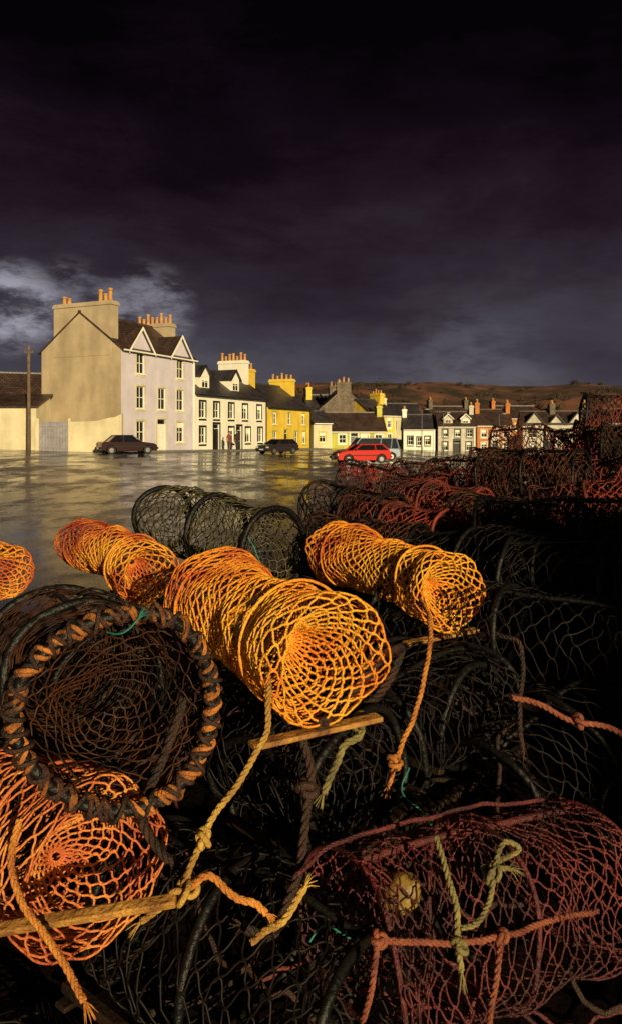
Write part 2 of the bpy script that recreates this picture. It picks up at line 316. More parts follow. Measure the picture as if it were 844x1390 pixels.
house('black_and_white_house',(33,115),rad(-8),10,6.5,3.4,5.3,M['white2'],M['slateb'],[w3(c,1.2,2.5,.9) for c in (1.5,4,6.2,8.6)]+[w3(c,-.9,.5,.9) for c in (1.5,6.2,8.6)],[(3.5,4.4,-1,1.2)],margin=M['black'],chims=[(4.5,5.3,2.3,4.1,6.6,3,.5)],wdorm=[(1.8,2.8,5.1),(5.1,2.2,4.7),(8.3,2.8,5.1)],zb=-2,barge=M['black'],cm=M['stone'])
house('stone_cottage',(21,128),rad(5),7,6,4.4,6.6,M['stone'],M['slateb'],[w3(c,2.4,3.6,.8) for c in (1.5,3.5,5.5)],chims=[(-.03,.6,2.2,3.8,7.8,3,.4),(6.4,7.03,2.2,3.8,7.8,3,.4)],margin=M['cream'])
house('stone_cottage',(12.5,126),rad(0),6,6,4.9,7.0,M['cream'],M['slate'],[w3(c,2.6,3.8,.8) for c in (1.5,4.5)],chims=[(-.03,.6,2.2,3.8,8,3,.4)],margin=M['black'])
house('stone_cottage',(46,124),rad(-12),9,6,3.6,6.0,M['stone'],M['slateb'],[w3(c,1.4,2.6,.8) for c in (1.5,4.5,7.5)],chims=[(-.03,.6,2.2,3.8,7.1,3,.4)])
house('stone_cottage',(33,132),rad(3),8,6,4.6,6.8,M['orangewall'],M['slateb'],[w3(c,2.4,3.6,.8) for c in (1.5,4,6.5)],chims=[(-.03,.6,2.2,3.8,7.8,3,.4)],margin=M['cream'])
house('brown_roofed_house',(-33,70),rad(20),13,7,4.9,7.9,M['stone'],M['slateb'],[w3(c,2.2,3.4,.9) for c in (3,7,10)],chims=[(12.2,13.03,2.5,4.5,8.6,3,.6)],cm=M['orangewall'])
# shed added unseen behind the viewer, to throw shade on the pile's right
house('added_shade_shed',(18.9,-5.0),rad(180),13.4,5,3.25,4.35,M['shed'],M['slate'],[w3(c,1.2,2.4,1.1) for c in (2.5,7.5,11.3)],[(4.2,5.6,0,2.4)],zb=-.3)
# garden walls + gate
R=empty('garden_wall',(-14.0,54.6,0),rad(176.5)); w=MB()
w.prism([(0,0,-.5),(4.0,0,-.5),(4.0,0,2.75),(2.0,0,2.8),(.9,0,3.05),(.5,0,3.1),(0,0,3.35)],(0,-.35,0)); w.obj('wall',M['cream'],R,.02)
R=empty('double_gate',(-18.05,54.9,0),0); w=MB()
for k in range(10): w.box(-2.15+k*.215,-2.15+k*.215+.2,0,.05,.5,2.75+.0*k)
for z in (.8,1.6,2.4): w.box(-2.12,-.03,-.04,-.003,z,z+.12)
w.box(-1.1,-1.06,-.06,-.042,.5,2.7); w.obj('boards',M['gate'],R); w=MB(); w.box(-2.45,-2.16,-.1,.25,-.5,3.0); w.box(.0,.2,-.1,.25,-.5,3.0); w.obj('posts',M['cream'],R,.02)
R=empty('lean_to_store',(-30.5,55.2,0),0); w=MB()
wall_holes(w,0,9.95,-.5,3.9,[]); w.poly([(9.95,0,-.5),(9.95,3,-.5),(9.95,3,4.8),(9.95,0,3.9)]); w.obj('walls',M['cream'],R)
w=MB(); w.prism([(-.1,-.25,3.82),(10.1,-.25,3.82),(10.1,3.2,4.9),(-.1,3.2,4.9)],(0,0,.1)); w.obj('roof',M['slateb'],R)
R=empty('telegraph_pole',(-20.0,52.3,0),rad(20)); w=MB(); w.lathe(0,0,[(.15,-.3),(.13,4),(.10,8.1),(.04,8.2)],12); w.obj('pole',M['pole'],R,smoothf=True)
w=MB(); w.box(-.30,.30,-.05,.05,7.6,7.7); w.box(-.1,.1,-.16,-.06,6.9,7.3)
for x in (-.25,.25): w.lathe(x,0,[(.02,7.7),(.05,7.76),(.03,7.84)],8)
w.obj('insulators_and_crossarm',M['pole'],R)
w=MB(); n=60
for i in range(n):
    a=-1.5+38.5*i/n; b_=-1.5+38.5*(i+1)/n
    P=[]
    for (l,o_) in ((a,.02),(b_,.02),(b_,2.0),(a,2.0)):
        p=row(l,o_); P.append((p.x,p.y,g(p.x,p.y)+.13))
    w.poly(P)
    w.poly([P[3],P[2],(P[2][0],P[2][1],P[2][2]-.3),(P[3][0],P[3][1],P[3][2]-.3)])
w.obj('pavement',M['pave'],recalc=False)
for (x,y,h) in ((13.8,92,5.2),(17.2,96,5.0),(26.5,104,5.4)):
    R=empty('street_lamp',(x,y,g(x,y))); w=MB(); w.lathe(0,0,[(.1,0),(.08,1),(.05,1.1),(.045,h)],10); w.obj('post',M['steel'],R,smoothf=True)
    w=MB(); w.bar((0,0,h),(.5,-.2,h+.15),.06); w.box(.4,.85,-.32,-.12,h+.1,h+.22); w.obj('lamp_head',M['steel'],R,.02)
# ------------------------------------------------------------ cars
def car(name,x,y,ang,paint,L=3.8,W=1.58,H=1.36,kind='hatch',win=None):
    R=empty(name,(x,y,g(x,y)),ang); hL=L/2; hW=W/2
    wf,wr=hL-.72,-hL+.68; wr_=.30
    def arch(c): return [(c+.36*math.cos(a),.28+.36*math.sin(a)) for a in [math.pi*k/8 for k in range(9)]]
    prof=[(-hL,.32),(-hL-.02,.50),(-hL+.02,.80),(-hL+.12,.90)]
    prof+= [(hL-1.15,.90),(hL-.25,.78),(hL-.03,.66),(hL,.5),(hL-.03,.25)]
    prof+= [(wf+.36,.24)]+arch(wf)+[(wf-.36,.22),(wr+.36,.22)]+arch(wr)+[(wr-.36,.24)]
    b_=MB(); b_.prism([(p[0],-hW,p[1]) for p in prof],(0,W,0)); b_.obj('body',paint,R,.05)
    if kind=='hatch': bx=(-hL+.10,hL-1.05); tx=(-hL+.5,hL-1.65)
    elif kind=='estate': bx=(-hL+.06,hL-1.05); tx=(-hL+.25,hL-1.7)
    else: bx=(-hL+.55,hL-1.1); tx=(-hL+1.05,hL-1.75)
    hb,ht=hW-.06,hW-.2; zb,zt=.885,H-.05
    c=[(bx[0],-hb,zb),(bx[1],-hb,zb),(bx[1],hb,zb),(bx[0],hb,zb)]; t=[(tx[0],-ht,zt),(tx[1],-ht,zt),(tx[1],ht,zt),(tx[0],ht,zt)]
    gl=MB(); gl.v=c+t; gl.f=[(4,5,6,7),(0,1,5,4),(1,2,6,5),(2,3,7,6),(3,0,4,7)]; gl.obj('windows',M['glass'],R)
    pl=MB()
    for i in range(4): pl.bar(c[i],t[i],.075)
    for sg in (-1,1):
        for q in (.42,.0) if kind!='hatch' else (.38,):
            xa=bx[0]+(bx[1]-bx[0])*(q if q else .18); xb=tx[0]+(tx[1]-tx[0])*(q if q else .12)
            pl.bar((xa,sg*hb,zb),(xb,sg*ht,zt),.07)
    pl.obj('pillars',paint,R)
    rf=MB(); rf.box(tx[0]-.04,tx[1]+.04,-ht-.03,ht+.03,zt-.02,zt+.05); rf.obj('roof',paint,R,.03)
    ty=MB(); hu=MB()
    for cx in (wf,wr):
        for sg in (-1,1):
            y0=sg*(hW-.17); y1=sg*(hW-.005)
            ty.lathe(cx,wr_,[(.29,min(y0,y1)),(.30,min(y0,y1)+.02),(.30,max(y0,y1)-.02),(.29,max(y0,y1))],18,'y')
            hu.lathe(cx,wr_,[(.17,sg*(hW-.03)),(.16,sg*(hW+.006))] if sg>0 else [(.16,sg*(hW+.006)),(.17,sg*(hW-.03))],14,'y')
    ty.obj('tyres',M['tyre'],R); hu.obj('wheel_hubs',M['hub'],R)
    d=MB(); d.box(hL-.02,hL+.08,-hW+.02,hW-.02,.36,.5); d.box(-hL-.1,-hL+.0,-hW+.02,hW-.02,.38,.52); d.box(hL-.04,hL+.02,-.45,.45,.54,.66)
    for sg in (-1,1): d.box(bx[1]-.25,bx[1]-.1,min(sg*hW,sg*(hW+.14)),max(sg*hW,sg*(hW+.14)),.9,1.0); d.box(-hL+.5,hL-.5,min(sg*hW,sg*(hW+.015)),max(sg*hW,sg*(hW+.015)),.52,.58)
    d.obj('bumpers_grille_mirrors',M['tyre'],R,.015)
    d=MB()
    for sg in (-1,1): d.box(hL-.05,hL+.03,sg*.62-.14,sg*.62+.14,.54,.68)
    d.obj('headlamps',M['lamp'],R,.02); d=MB()
    for sg in (-1,1): d.box(-hL-.03,-hL+.05,sg*.64-.12,sg*.64+.12,.56,.8)
    d.obj('tail_lamps',M['lampr'],R,.02)
    d=MB(); d.box(hL+.081,hL+.09,-.26,.26,.38,.48); d.box(-hL-.11,-hL-.101,-.26,.26,.40,.50); d.obj('number_plates',M['lamp'],R)
def paint(n,c): return mat(n,c,tuple(x*.9 for x in c),.22,3,spec=.6)
car('parked_car',-13.2,53.0,rad(30),paint('maroon_paint',(.028,.010,.012)),4.0,1.6,1.38,'saloon')
car('parked_car',-2.9,64,rad(228),paint('dark_paint',(.03,.020,.025)),3.7,1.58,1.30,'hatch')
car('parked_car',3.3,49.2,rad(197),paint('red_paint',(.55,.02,.015)),3.7,1.58,1.30,'hatch')
car('parked_car',4.2,55.5,rad(190),paint('silver_blue_paint',(.22,.28,.38)),4.7,1.65,1.70,'estate')
# ------------------------------------------------------------ people
def person(x,y,ang,top,legs,h=1.75,stride=.0):
    R=empty('person',(x,y,g(x,y)+(.13 if y>58 else 0)),ang); s=h/1.75
    V=[(0,0,.93),(0,0,1.12),(0,.0,1.36),(0,0,1.47),(0,.01,1.56), (.19,0,1.40),(.25,.03,1.14),(.22,-.08,.9),(-.19,0,1.40),(-.26,.02,1.14),(-.24,-.04,.88),
       (.10,0,.88),(.11,-.04-stride,.5),(.11,-stride,.09),(.12,-.16-stride,.04),(-.10,0,.88),(-.11,-.03+stride,.5),(-.11,.03+stride,.09),(-.12,-.13+stride,.04)]
    E=[(0,1),(1,2),(2,3),(3,4),(2,5),(5,6),(6,7),(2,8),(8,9),(9,10),(0,11),(11,12),(12,13),(13,14),(0,15),(15,16),(16,17),(17,18)]
    Rr=[.15,.14,.15,.06,.055,.075,.055,.035,.075,.055,.035,.10,.07,.045,.04,.10,.07,.045,.04]
    me=bpy.data.meshes.new('body'); me.from_pydata([tuple(c*s for c in v) for v in V],E,[]); o=bpy.data.objects.new('body',me); COL.objects.link(o); o.parent=R
    md=o.modifiers.new('Skin','SKIN'); 
    for i,r in enumerate(Rr): me.skin_vertices[0].data[i].radius=(r*s,r*s*.8)
    me.skin_vertices[0].data[0].use_root=True
    sb=o.modifiers.new('Sub','SUBSURF'); sb.levels=1; sb.render_levels=1
    me.materials.append(top); 
    hd=MB(); hd.lathe(0,0,[(.03,1.52*s),(.07,1.55*s),(.085,1.62*s),(.082,1.69*s),(.06,1.74*s),(.02,1.76*s)],12); hd.obj('head',M['skin'],R,smoothf=True)
    hr=MB(); hr.lathe(0,.012,[(.088,1.66*s),(.09,1.70*s),(.068,1.755*s),(.02,1.775*s)],12); hr.obj('hair',M['hair'],R,smoothf=True)
    lg=MB()
    for sg,st in ((1,-stride),(-1,stride)):
        i=len(lg.v); lg.lathe(sg*.105,0,[(.065,.07),(.075,.3),(.085,.5),(.105,.86)],10)
        for k in range(i,len(lg.v)):
            v=lg.v[k]; f=1-v[2]/.9; lg.v[k]=(v[0],v[1]+st*max(0,f),v[2]*s)
    lg.obj('trousers',legs,R,smoothf=True)
    hn=MB()
    for q in ((.22,-.09,.85),(-.24,-.05,.83)): hn.box(q[0]-.02,q[0]+.02,q[1]-.04,q[1]+.03,(q[2]-.09)*s,(q[2]+.04)*s)
    hn.obj('hands',M['skin'],R,.012)
p=row(15.2,1.4); person(p.x,p.y,rad(150),M['coat'],M['jeans'],1.78,.1)
p=row(13.6,1.5); person(p.x,p.y,rad(-20),M['jumper'],M['jeans'],1.66,.05)
# ------------------------------------------------------------ creels
def curve(name,splines,r,m,parent=None,res=1,cyc=False):
    cu=bpy.data.curves.new(name,'CURVE'); cu.dimensions='3D'; cu.bevel_depth=r; cu.bevel_resolution=res; cu.use_fill_caps=True
    for sp in splines:
        pts,rs=sp if isinstance(sp,tuple) else (sp,None)
        s=cu.splines.new('POLY'); s.points.add(len(pts)-1)
        co=[]; 
        for p_ in pts: co+=[p_[0],p_[1],p_[2],1]
        s.points.foreach_set('co',co)
        if rs: s.points.foreach_set('radius',rs)
        s.use_cyclic_u=cyc; s.use_smooth=True
    cu.materials.append(m); o=bpy.data.objects.new(name,cu); COL.objects.link(o)
    if parent: o.parent=parent
    return o
def sec(th,w,h,kind):
    c,s=math.cos(th),math.sin(th)
    if kind=='D' and s<0: return (w/2*math.copysign(abs(c)**.45,c),-h/2*abs(s)**.55)
    return (w/2*c,h/2*s)
def lump(p_,seed,amt):
    p_=Vector(p_); return p_+noise.noise_vector(p_*2.6+Vector((seed*1.1,seed*2,4)))*amt*2.2
def net_splines(L,w,h,N,cell,kind,sag,fun,seed,jit=.010,fun_in=.15,hub=.10,halves=None,rnd=.0):
    prof=[]
    rr=rnd/((w+h)/4)
    if fun[0]:
        for i in range(21): q=i/20; prof.append((-L/2+fun_in*(1-q)**.8*1.0,hub+(1-rr-hub)*q**.85))
        for i in range(1,8): a=math.pi/2*i/8; prof.append((-L/2-rnd*.9*math.sin(2*a)*.5,1-rr+rr*math.sin(a)))
    nb=40
    for i in range(nb+1):
        q=i/nb; sgv=1-sag*abs(math.sin(math.pi*q*(halves or 1))); prof.append((-L/2+L*q,sgv))
    if fun[1]:
        for i in range(1,8): a=math.pi/2*(8-i)/8; prof.append((L/2+rnd*.9*math.sin(2*a)*.5,1-rr+rr*math.sin(a)))
        for i in range(21): q=1-i/20; prof.append((L/2-fun_in*(1-q)**.8,hub+(1-rr-hub)*q**.85))
    R0=(w+h)/4
    cum=[0]
    for i in range(1,len(prof)):
        cum.append(cum[-1]+math.hypot(prof[i][0]-prof[i-1][0],(prof[i][1]-prof[i-1][1])*R0))
    T=cum[-1]; hc=cell*.62; Mh=int(T/hc); sub=5
    out=[]
    for k in range(N):
        pts=[];rs=[];j=0
        for a in range(Mh*sub+1):
            mm=a/sub; t=min(T,mm*T/Mh)
            while j<len(cum)-2 and cum[j+1]<t: j+=1
            f=(t-cum[j])/max(1e-6,cum[j+1]-cum[j]); f=max(0,min(1,f))
            ax=prof[j][0]+(prof[j+1][0]-prof[j][0])*f; sc=prof[j][1]+(prof[j+1][1]-prof[j][1])*f
            c=math.cos(math.pi*(mm+k)); cc=math.copysign(abs(c)**.75,c)
            th=2*math.pi*(k+.5*cc*.97)/N + .10*math.sin(ax*9+seed)+.05*math.sin(ax*23+seed*2)
            y,z=sec(th,w,h,kind)
            p_=Vector((ax,y*sc,z*sc)); nv=noise.noise_vector(p_*9+Vector((seed*3.1,seed,0)))
            p_=lump(p_,seed,jit)+nv*jit*1.3
            p_.z-=.014*(1 if z>0 else 0)*abs(noise.noise(p_*5))
            pts.append(p_); rs.append(1.45 if abs(c)>.93 else (.92))
        out.append((pts,rs))
    return out
def hoop_pts(x,w,h,kind,seed=0,amt=0,n=48):
    return [tuple(lump((x,*sec(2*math.pi*i/n,w,h,kind)),seed,amt)) for i in range(n)]
def wrap_pts(base,R,pitch,ph=0,sg=1):
    pts=base+[base[0]]; P=[Vector(p) for p in pts]; out=[]; ang=ph
    for i in range(len(P)-1):
        a,b_=P[i],P[i+1]; L=(b_-a).length; n=max(2,int(L/.003)); d=(b_-a).normalized()
        u=Vector((1,0,0)); 
        if abs(d.x)>.9: u=Vector((0,0,1))
        w=d.cross(u).normalized(); u=w.cross(d).normalized()
        for q in range(n):
            c=a.lerp(b_,q/n); pr=pitch*(1+.75*noise.noise(c*8+Vector((ph,0,0)))); ang+=sg*2*math.pi*(L/n)/pr
            rj=R*(1+.55*noise.noise(c*16+Vector((ph,3,0))))
            out.append(c+u*math.cos(ang)*rj+w*math.sin(ang)*rj)
    return out
CACHE={}
def creel(p1,p2,w,h,net,N=24,cell=.05,r=.0032,kind='R',sag=.07,fun=(1,1),seed=1,roll=0,hoops=(-.5,0,.5),base=True,wrap=None,wood=None,key=None,slat_ext=0,hoop_r=.011,jit=.010,name='lobster_pot',hub=.1,fun_in=.15,hm=None,rnd=.0,rail=True,slats=(-.5,-.17,.17,.5)):
    p1=Vector(p1);p2=Vector(p2); X=(p2-p1).normalized(); L=(p2-p1).length; mid=(p1+p2)/2
    Z=Vector((0,0,1)); Z=(Z-X*Z.dot(X)).normalized(); Z=Matrix.Rotation(roll,3,X)@Z; Y=Z.cross(X)
    R=empty(name); R.matrix_world=Matrix(((X.x,Y.x,Z.x,mid.x),(X.y,Y.y,Z.y,mid.y),(X.z,Y.z,Z.z,mid.z),(0,0,0,1)))
    if key and key in CACHE:
        for nm,d in CACHE[key]:
            o=bpy.data.objects.new(nm,d); COL.objects.link(o); o.parent=R
        return R
    parts=[]
    parts.append(curve('netting',net_splines(L,w,h,N,cell,kind,sag,fun,seed,jit,fun_in,hub,max(1,len(hoops)-1),rnd),r,net,R))
    hs=[hoop_pts(x*L,w*.985,h*.985,kind,seed,jit) for x in hoops]
    if hs: parts.append(curve('hoops',hs,hoop_r,hm or M['rubber'],R,2,True))
    if wrap:
        hp=hs[-1]
        parts.append(curve('rope_binding',[wrap_pts(hp,hoop_r+.001,.034,0),wrap_pts(hp,hoop_r+.004,.071,2,1)],.0052,wrap,R,2))
        parts.append(curve('rope_lashing',[wrap_pts(hp,hoop_r+.006,.055,4,-1),wrap_pts(hp,hoop_r+.002,.04,1,1)],.0050,M['roped'],R,2))
    if base:
        wd=wood or M['wood']; b_=MB(); zb=-h/2-.012
        if len(slats)>1:
            for sg in (-1,1): b_.box(-L/2-.03,L/2+.03,sg*w*.46-.014,sg*w*.46+.014,zb-.012,zb+.012)
        for q in slats:
            e=slat_ext if abs(q)==.5 else 0
            b_.box(q*L-.018,q*L+.018,-w/2-.02-e,w/2+.02+e,zb-.028,zb-.015)
        parts.append(b_.obj('wooden_base',wd,R,.003))
    if rail: parts.append(curve('top_rail',[[tuple(lump((-L/2+L*i/12,0,h/2-.012),seed,jit)) for i in range(13)]],.009,hm or M['rubber'],R,2))
    if key: CACHE[key]=[(o.name.split('.')[0],o.data) for o in parts]
    return R
darkwood=mat('dark_wet_wood',(.03,.014,.008),(.008,.005,.004),.5,14,.3,80)
creel((-.30,2.32,1.395),(.03,1.73,1.375),.31,.30,M['norange'],34,.030,.0031,sag=.14,seed=1,slat_ext=.05,fun_in=.16,hoops=(-.36,.30),hoop_r=.004,jit=.016,rnd=.045,rail=False,slats=(.47,),hm=M['norange'],hub=.06)
creel((.12,3.3,1.36),(.50,2.7,1.325),.31,.29,M['norange'],34,.031,.0035,sag=.14,seed=2,slat_ext=.08,fun_in=.15,hoops=(-.36,.30),hoop_r=.0045,jit=.016,rnd=.045,rail=False,slats=(.47,),hm=M['norange'],hub=.06)
creel((-1.10,3.6,1.385),(-.68,3.05,1.33),.28,.26,M['norange2'],30,.033,.0038,sag=.18,seed=3,hoops=(-.36,.36),hoop_r=.0045,jit=.018,rnd=.04,rail=False,base=False,hm=M['norange2'])
creel((-1.78,3.5,1.33),(-1.30,3.1,1.32),.28,.24,M['norange2'],30,.034,.0038,sag=.10,seed=4,hoops=(-.36,.36),hoop_r=.0045,rnd=.04,rail=False,base=False,hm=M['norange2'])
creel((-.77,2.25,1.21),(-.405,1.6,1.285),.43,.43,M['nbrown'],32,.034,.0021,sag=.03,seed=5,wrap=M['ropeor'],hoop_r=.013,fun_in=.22,hub=.25,roll=rad(8),base=False,jit=.018)
creel((-1.0,2.1,.86),(-.48,1.60,.965),.38,.35,M['npink'],34,.031,.0028,sag=.10,seed=6,hoops=(-.36,.30),hoop_r=.0045,rnd=.05,rail=False,base=False,fun_in=.15,jit=.018,hm=M['npink'],hub=.06)
creel((-.78,4.0,1.44),(-.16,3.3,1.385),.38,.34,M['ngreen'],28,.044,.0030,sag=.02,seed=7,wood=darkwood,hoop_r=.014,hub=.3,jit=.018)
creel((.09,1.60,.80),(.70,1.90,.765),.42,.34,M['nred2'],40,.031,.0023,kind='D',sag=.05,seed=8,hm=M['nred2'],hoop_r=.006,roll=rad(-8),base=False,jit=.018,hub=.3)
dk=[((-.5,2.6,1.03),(.12,1.95,1.0)),((.05,2.95,.98),(.55,2.4,.98)),((-.42,1.85,.72),(.12,1.5,.70)),((-.05,2.1,.98),(.45,2.5,1.0)),((-.95,2.9,1.0),(-.5,2.4,.98)),((-1.5,3.2,.98),(-1.0,2.7,.98)),
    ((-1.3,2.5,.95),(-.85,2.0,.93)),((-.9,3.9,1.05),(-.3,3.5,1.05)),((.55,2.3,.85),(1.1,2.6,.95)),((.5,2.9,1.2),(1.0,2.6,1.16)),((.9,3.1,1.3),(1.45,2.8,1.3)),((.85,2.2,.65),(1.4,2.3,.7)),((1.0,3.7,1.42),(1.6,3.4,1.45)),((.55,3.6,1.3),(.95,3.2,1.3)),((1.35,2.6,.95),(1.9,2.9,1.05)),((1.5,3.6,1.35),(2.1,3.3,1.4)),
    ((-1.0,1.75,.50),(-.55,1.35,.50)),((-.45,1.5,.42),(.1,1.3,.42))]
for i,(a,b_) in enumerate(dk):
    a=Vector(a)+Vector((random.uniform(-.04,.04),random.uniform(-.04,.04),random.uniform(-.06,.04)))
    creel(a,b_,.40,.34,M['nblack'],22,.05,.0028,kind='D',sag=.06,seed=11+i%3,key='dark%d'%(i%3),wood=darkwood,roll=random.uniform(-.5,.5),jit=.02,slats=(-.5,.5))
k=0
for (a,b_) in [((.05,4.6,1.42),(.5,4.2,1.38)),((.55,4.9,1.43),(1.0,4.45,1.42)),((.35,5.4,1.50),(.85,5.0,1.50)),((.95,5.3,1.55),(1.4,4.9,1.52)),((.85,4.25,1.36),(1.25,3.9,1.36)),
               ((1.35,5.9,1.64),(1.8,5.4,1.60)),((.8,6.1,1.5),(1.25,5.7,1.5)),((.1,5.0,1.2),(.6,4.7,1.2)),((.02,3.95,1.31),(.38,3.55,1.25)),((1.9,5.6,1.75),(2.4,5.2,1.78)),((1.6,5.0,1.55),(2.1,4.6,1.60)),((2.2,6,1.90),(2.7,5.7,1.95)),((2.0,5.0,1.80),(2.5,4.8,1.82)),((1.4,4.3,1.45),(1.9,4.1,1.50)),
               ((1.50,5.7,1.82),(1.92,5.3,1.85)),((2.1,5.3,2.0),(2.5,5.05,2.02)),((1.25,4.8,1.62),(1.65,4.5,1.6)),((.35,4.2,1.36),(.75,3.85,1.34))]:
    rv=lambda s:Vector((random.uniform(-s,s),random.uniform(-s,s),random.uniform(-s,s)*.5))
    creel(Vector(a)+rv(.09),Vector(b_)+rv(.09),.36,.32,M['nred'] if k%4 else M['nbrown'],26,.040,.0036,kind='D',sag=.08,seed=20+k%4,key='red%d'%(k%4),wood=darkwood,roll=random.uniform(-.6,.6),hm=M['nred'] if k%4==1 else None,jit=.026,hoop_r=.009,slats=(-.5,.5)); k+=1
# added heap core, its near-black colour stands in for shade between pots
def hz(x,y):
    b_=smooth(.85,2.45,y)*.86
    b_+=.22*smooth(.45,1.0,x)*smooth(2.0,3.3,y)
    b_+=.25*smooth(3.3,4.6,y)*smooth(-.1,.3,x)+.25*smooth(1.2,2.2,x)*smooth(3.5,4.8,y)
    cutL=1-smooth(3.55,4.1,y); cut=cutL if x<-.25 else (cutL+(1-cutL)*smooth(-.25,.15,x))
    b_*=cut*(1-smooth(6.2,6.9,y))*smooth(-2.6,-2.1,x)*(1-smooth(3.6,4.4,x))
    return b_+ (.07*noise.fractal(Vector((x*3.5,y*3.5,1)),1,2,5) if b_>.03 else 0)-.03
nx=190;ny=170; mb=MB()
mb.v=[(-2.7+7.2*i/(nx-1),.6+6.5*j/(ny-1),hz(-2.7+7.2*i/(nx-1),.6+6.5*j/(ny-1))) for j in range(ny) for i in range(nx)]
mb.f=[(j*nx+i,j*nx+i+1,(j+1)*nx+i+1,(j+1)*nx+i) for j in range(ny-1) for i in range(nx-1)]
mb.obj('dark_heap_fill',M['heap'],smoothf=True,recalc=False)
# tangled loose rope lying on the heap
random.seed(21)
for (mt,cnt,rr) in ((M['roped'],34,.007),(M['nred2'],22,.005),(M['rubber'],16,.009)):
    sp=[]
    for k in range(cnt):
        x=random.uniform(-.9,2.2); y=random.uniform(1.15,4.2); a=random.uniform(0,6.28); pts=[]
        lift=random.uniform(.02,.14)
        for q in range(random.randint(50,110)):
            a+=random.gauss(0,.22); x+=.012*math.cos(a); y+=.012*math.sin(a)
            pts.append((x,y,hz(x,y)+lift+.05*noise.noise(Vector((x*8,y*8,k)))))
        sp.append(pts)
    curve('rope_tangle',sp,rr,mt,None,2)
# ------------------------------------------------------------ ropes
def catmull(P,step=.004):
    P=[Vector(p) for p in P]; P=[P[0]*2-P[1]]+P+[P[-1]*2-P[-2]]; out=[]
    for i in range(1,len(P)-2):
        n=max(2,int((P[i+1]-P[i]).length/step))
        for k in range(n):
            t=k/n; a,b_,c,d=P[i-1],P[i],P[i+1],P[i+2]
            out.append(.5*((2*b_)+(c-a)*t+(2*a-5*b_+4*c-d)*t*t+(-a+3*b_-3*c+d)*t**3))
    out.append(P[-2]); return out
def rope(P,r,m,name='rope',strands=3,knots=(),fray=True,wob=.006):
    pts=catmull(P); pts=[p+noise.noise_vector(p*14)*wob for p in pts]
    sp=[]; pitch=r*7; u=None; fr=[]
    for i in range(len(pts)):
        d=(pts[min(i+1,len(pts)-1)]-pts[max(i-1,0)]).normalized()
        if u is None: u=d.orthogonal().normalized()
        u=(u-d*u.dot(d)).normalized(); fr.append((pts[i],u.copy(),d.cross(u)))
    for s in range(strands):
        ang=s*2*math.pi/strands; l=[]
        for i,(p,u_,w_) in enumerate(fr):
            if i: ang+=2*math.pi*(pts[i]-pts[i-1]).length/pitch
            l.append(p+(u_*math.cos(ang)+w_*math.sin(ang))*r*.55)
        sp.append((l,[1.0]*len(l)))
    for (kp,kr) in knots:
        kp=Vector(kp); l=[]
        ax=Vector((random.uniform(-1,1),random.uniform(-.3,.3),random.uniform(-1,1))).normalized(); a1=ax.orthogonal().normalized(); a2=ax.cross(a1)
        for i in range(90):
            t=i/90*2*math.pi
            q=(2+math.cos(3*t))*.33
            l.append(kp+kr*(a1*q*math.cos(2*t)+a2*q*math.sin(2*t)+ax*.45*math.sin(3*t)))
        sp.append((l+[l[0]],[1.7]*91))
    if fray:
        for e,sg in ((pts[-1],(pts[-1]-pts[-6]).normalized()),):
            for q in range(9):
                dv=(sg+Vector((random.uniform(-.5,.5),random.uniform(-.5,.5),random.uniform(-.5,.5)))).normalized()
                sp.append(([e,e+dv*.015,e+dv*.032+Vector((0,0,-.006))],[.5,.35,.1]))
    return curve(name,sp,r*.58,m,None,2)
rope([(-.10,1.72,1.36),(-.092,1.62,1.322),(-.096,1.58,1.265),(-.143,1.53,1.184),(-.193,1.5,1.122),(-.24,1.47,1.042),(-.258,1.46,.997),(-.295,1.46,.96),(-.336,1.45,.935)],.0065,M['ropey'],knots=[((-.215,1.48,1.085),.018),((-.25,1.455,.995),.028)])
rope([(-.246,1.46,.997),(-.215,1.46,1.022),(-.183,1.46,1.012),(-.145,1.46,.975),(-.115,1.46,.965),(-.09,1.46,.949)],.007,M['ropeo'],fray=True)
rope([(.375,2.52,1.33),(.37,2.3,1.31),(.352,2.2,1.243),(.30,2.12,1.10),(.245,2.07,1.0),(.215,2.03,.93)],.007,M['ropeo'],knots=[((.232,2.05,.985),.022)])
rope([(.12,1.9,1.174),(.125,1.88,1.13),(.085,1.86,1.112),(.07,1.85,1.08),(.053,1.85,1.05),(.03,1.83,1.007)],.009,M['ropeg'],knots=[((.122,1.88,1.165),.02)])
rope([(-.573,1.45,1.14),(-.578,1.42,1.085),(-.541,1.38,1.02),(-.445,1.33,.94),(-.40,1.3,.90)],.0065,M['ropeo'])
rope([(-.116,1.45,.895),(-.088,1.45,.925),(-.05,1.45,.945),(-.01,1.47,.99)],.007,M['ropey'])
rope([(.262,1.55,1.05),(.275,1.50,1.0),(.29,1.46,.953),(.285,1.44,.90),(.293,1.43,.857)],.006,M['ropeg'],knots=[((.29,1.44,.90),.016)])
rope([(.30,1.46,.92),(.33,1.46,.93),(.36,1.50,.95),(.385,1.53,1.0),(.409,1.56,1.035),(.44,1.56,1.02),(.40,1.56,.99),(.36,1.54,.985),(.42,1.56,.975)],.0055,M['ropeg'],knots=[((.375,1.53,.985),.020)])
rope([(-.021,1.75,1.19),(0,1.72,1.11),(-.012,1.66,1.03),(-.03,1.6,.93),(-.08,1.55,.85),(-.14,1.52,.88)],.010,M['roped'],knots=[((-.01,1.7,1.08),.022)])
rope([(.595,2.35,1.26),(.65,2.3,1.24),(.64,2.25,1.12),(.62,2.2,1.06),(.625,2.18,.95)],.007,M['roped'])
rope([(.60,2.2,1.11),(.68,2.2,1.09),(.777,2.2,1.04),(.86,2.2,1.03),(.95,2.2,.99)],.008,M['ropes'],knots=[((.80,2.2,1.04),.02)])
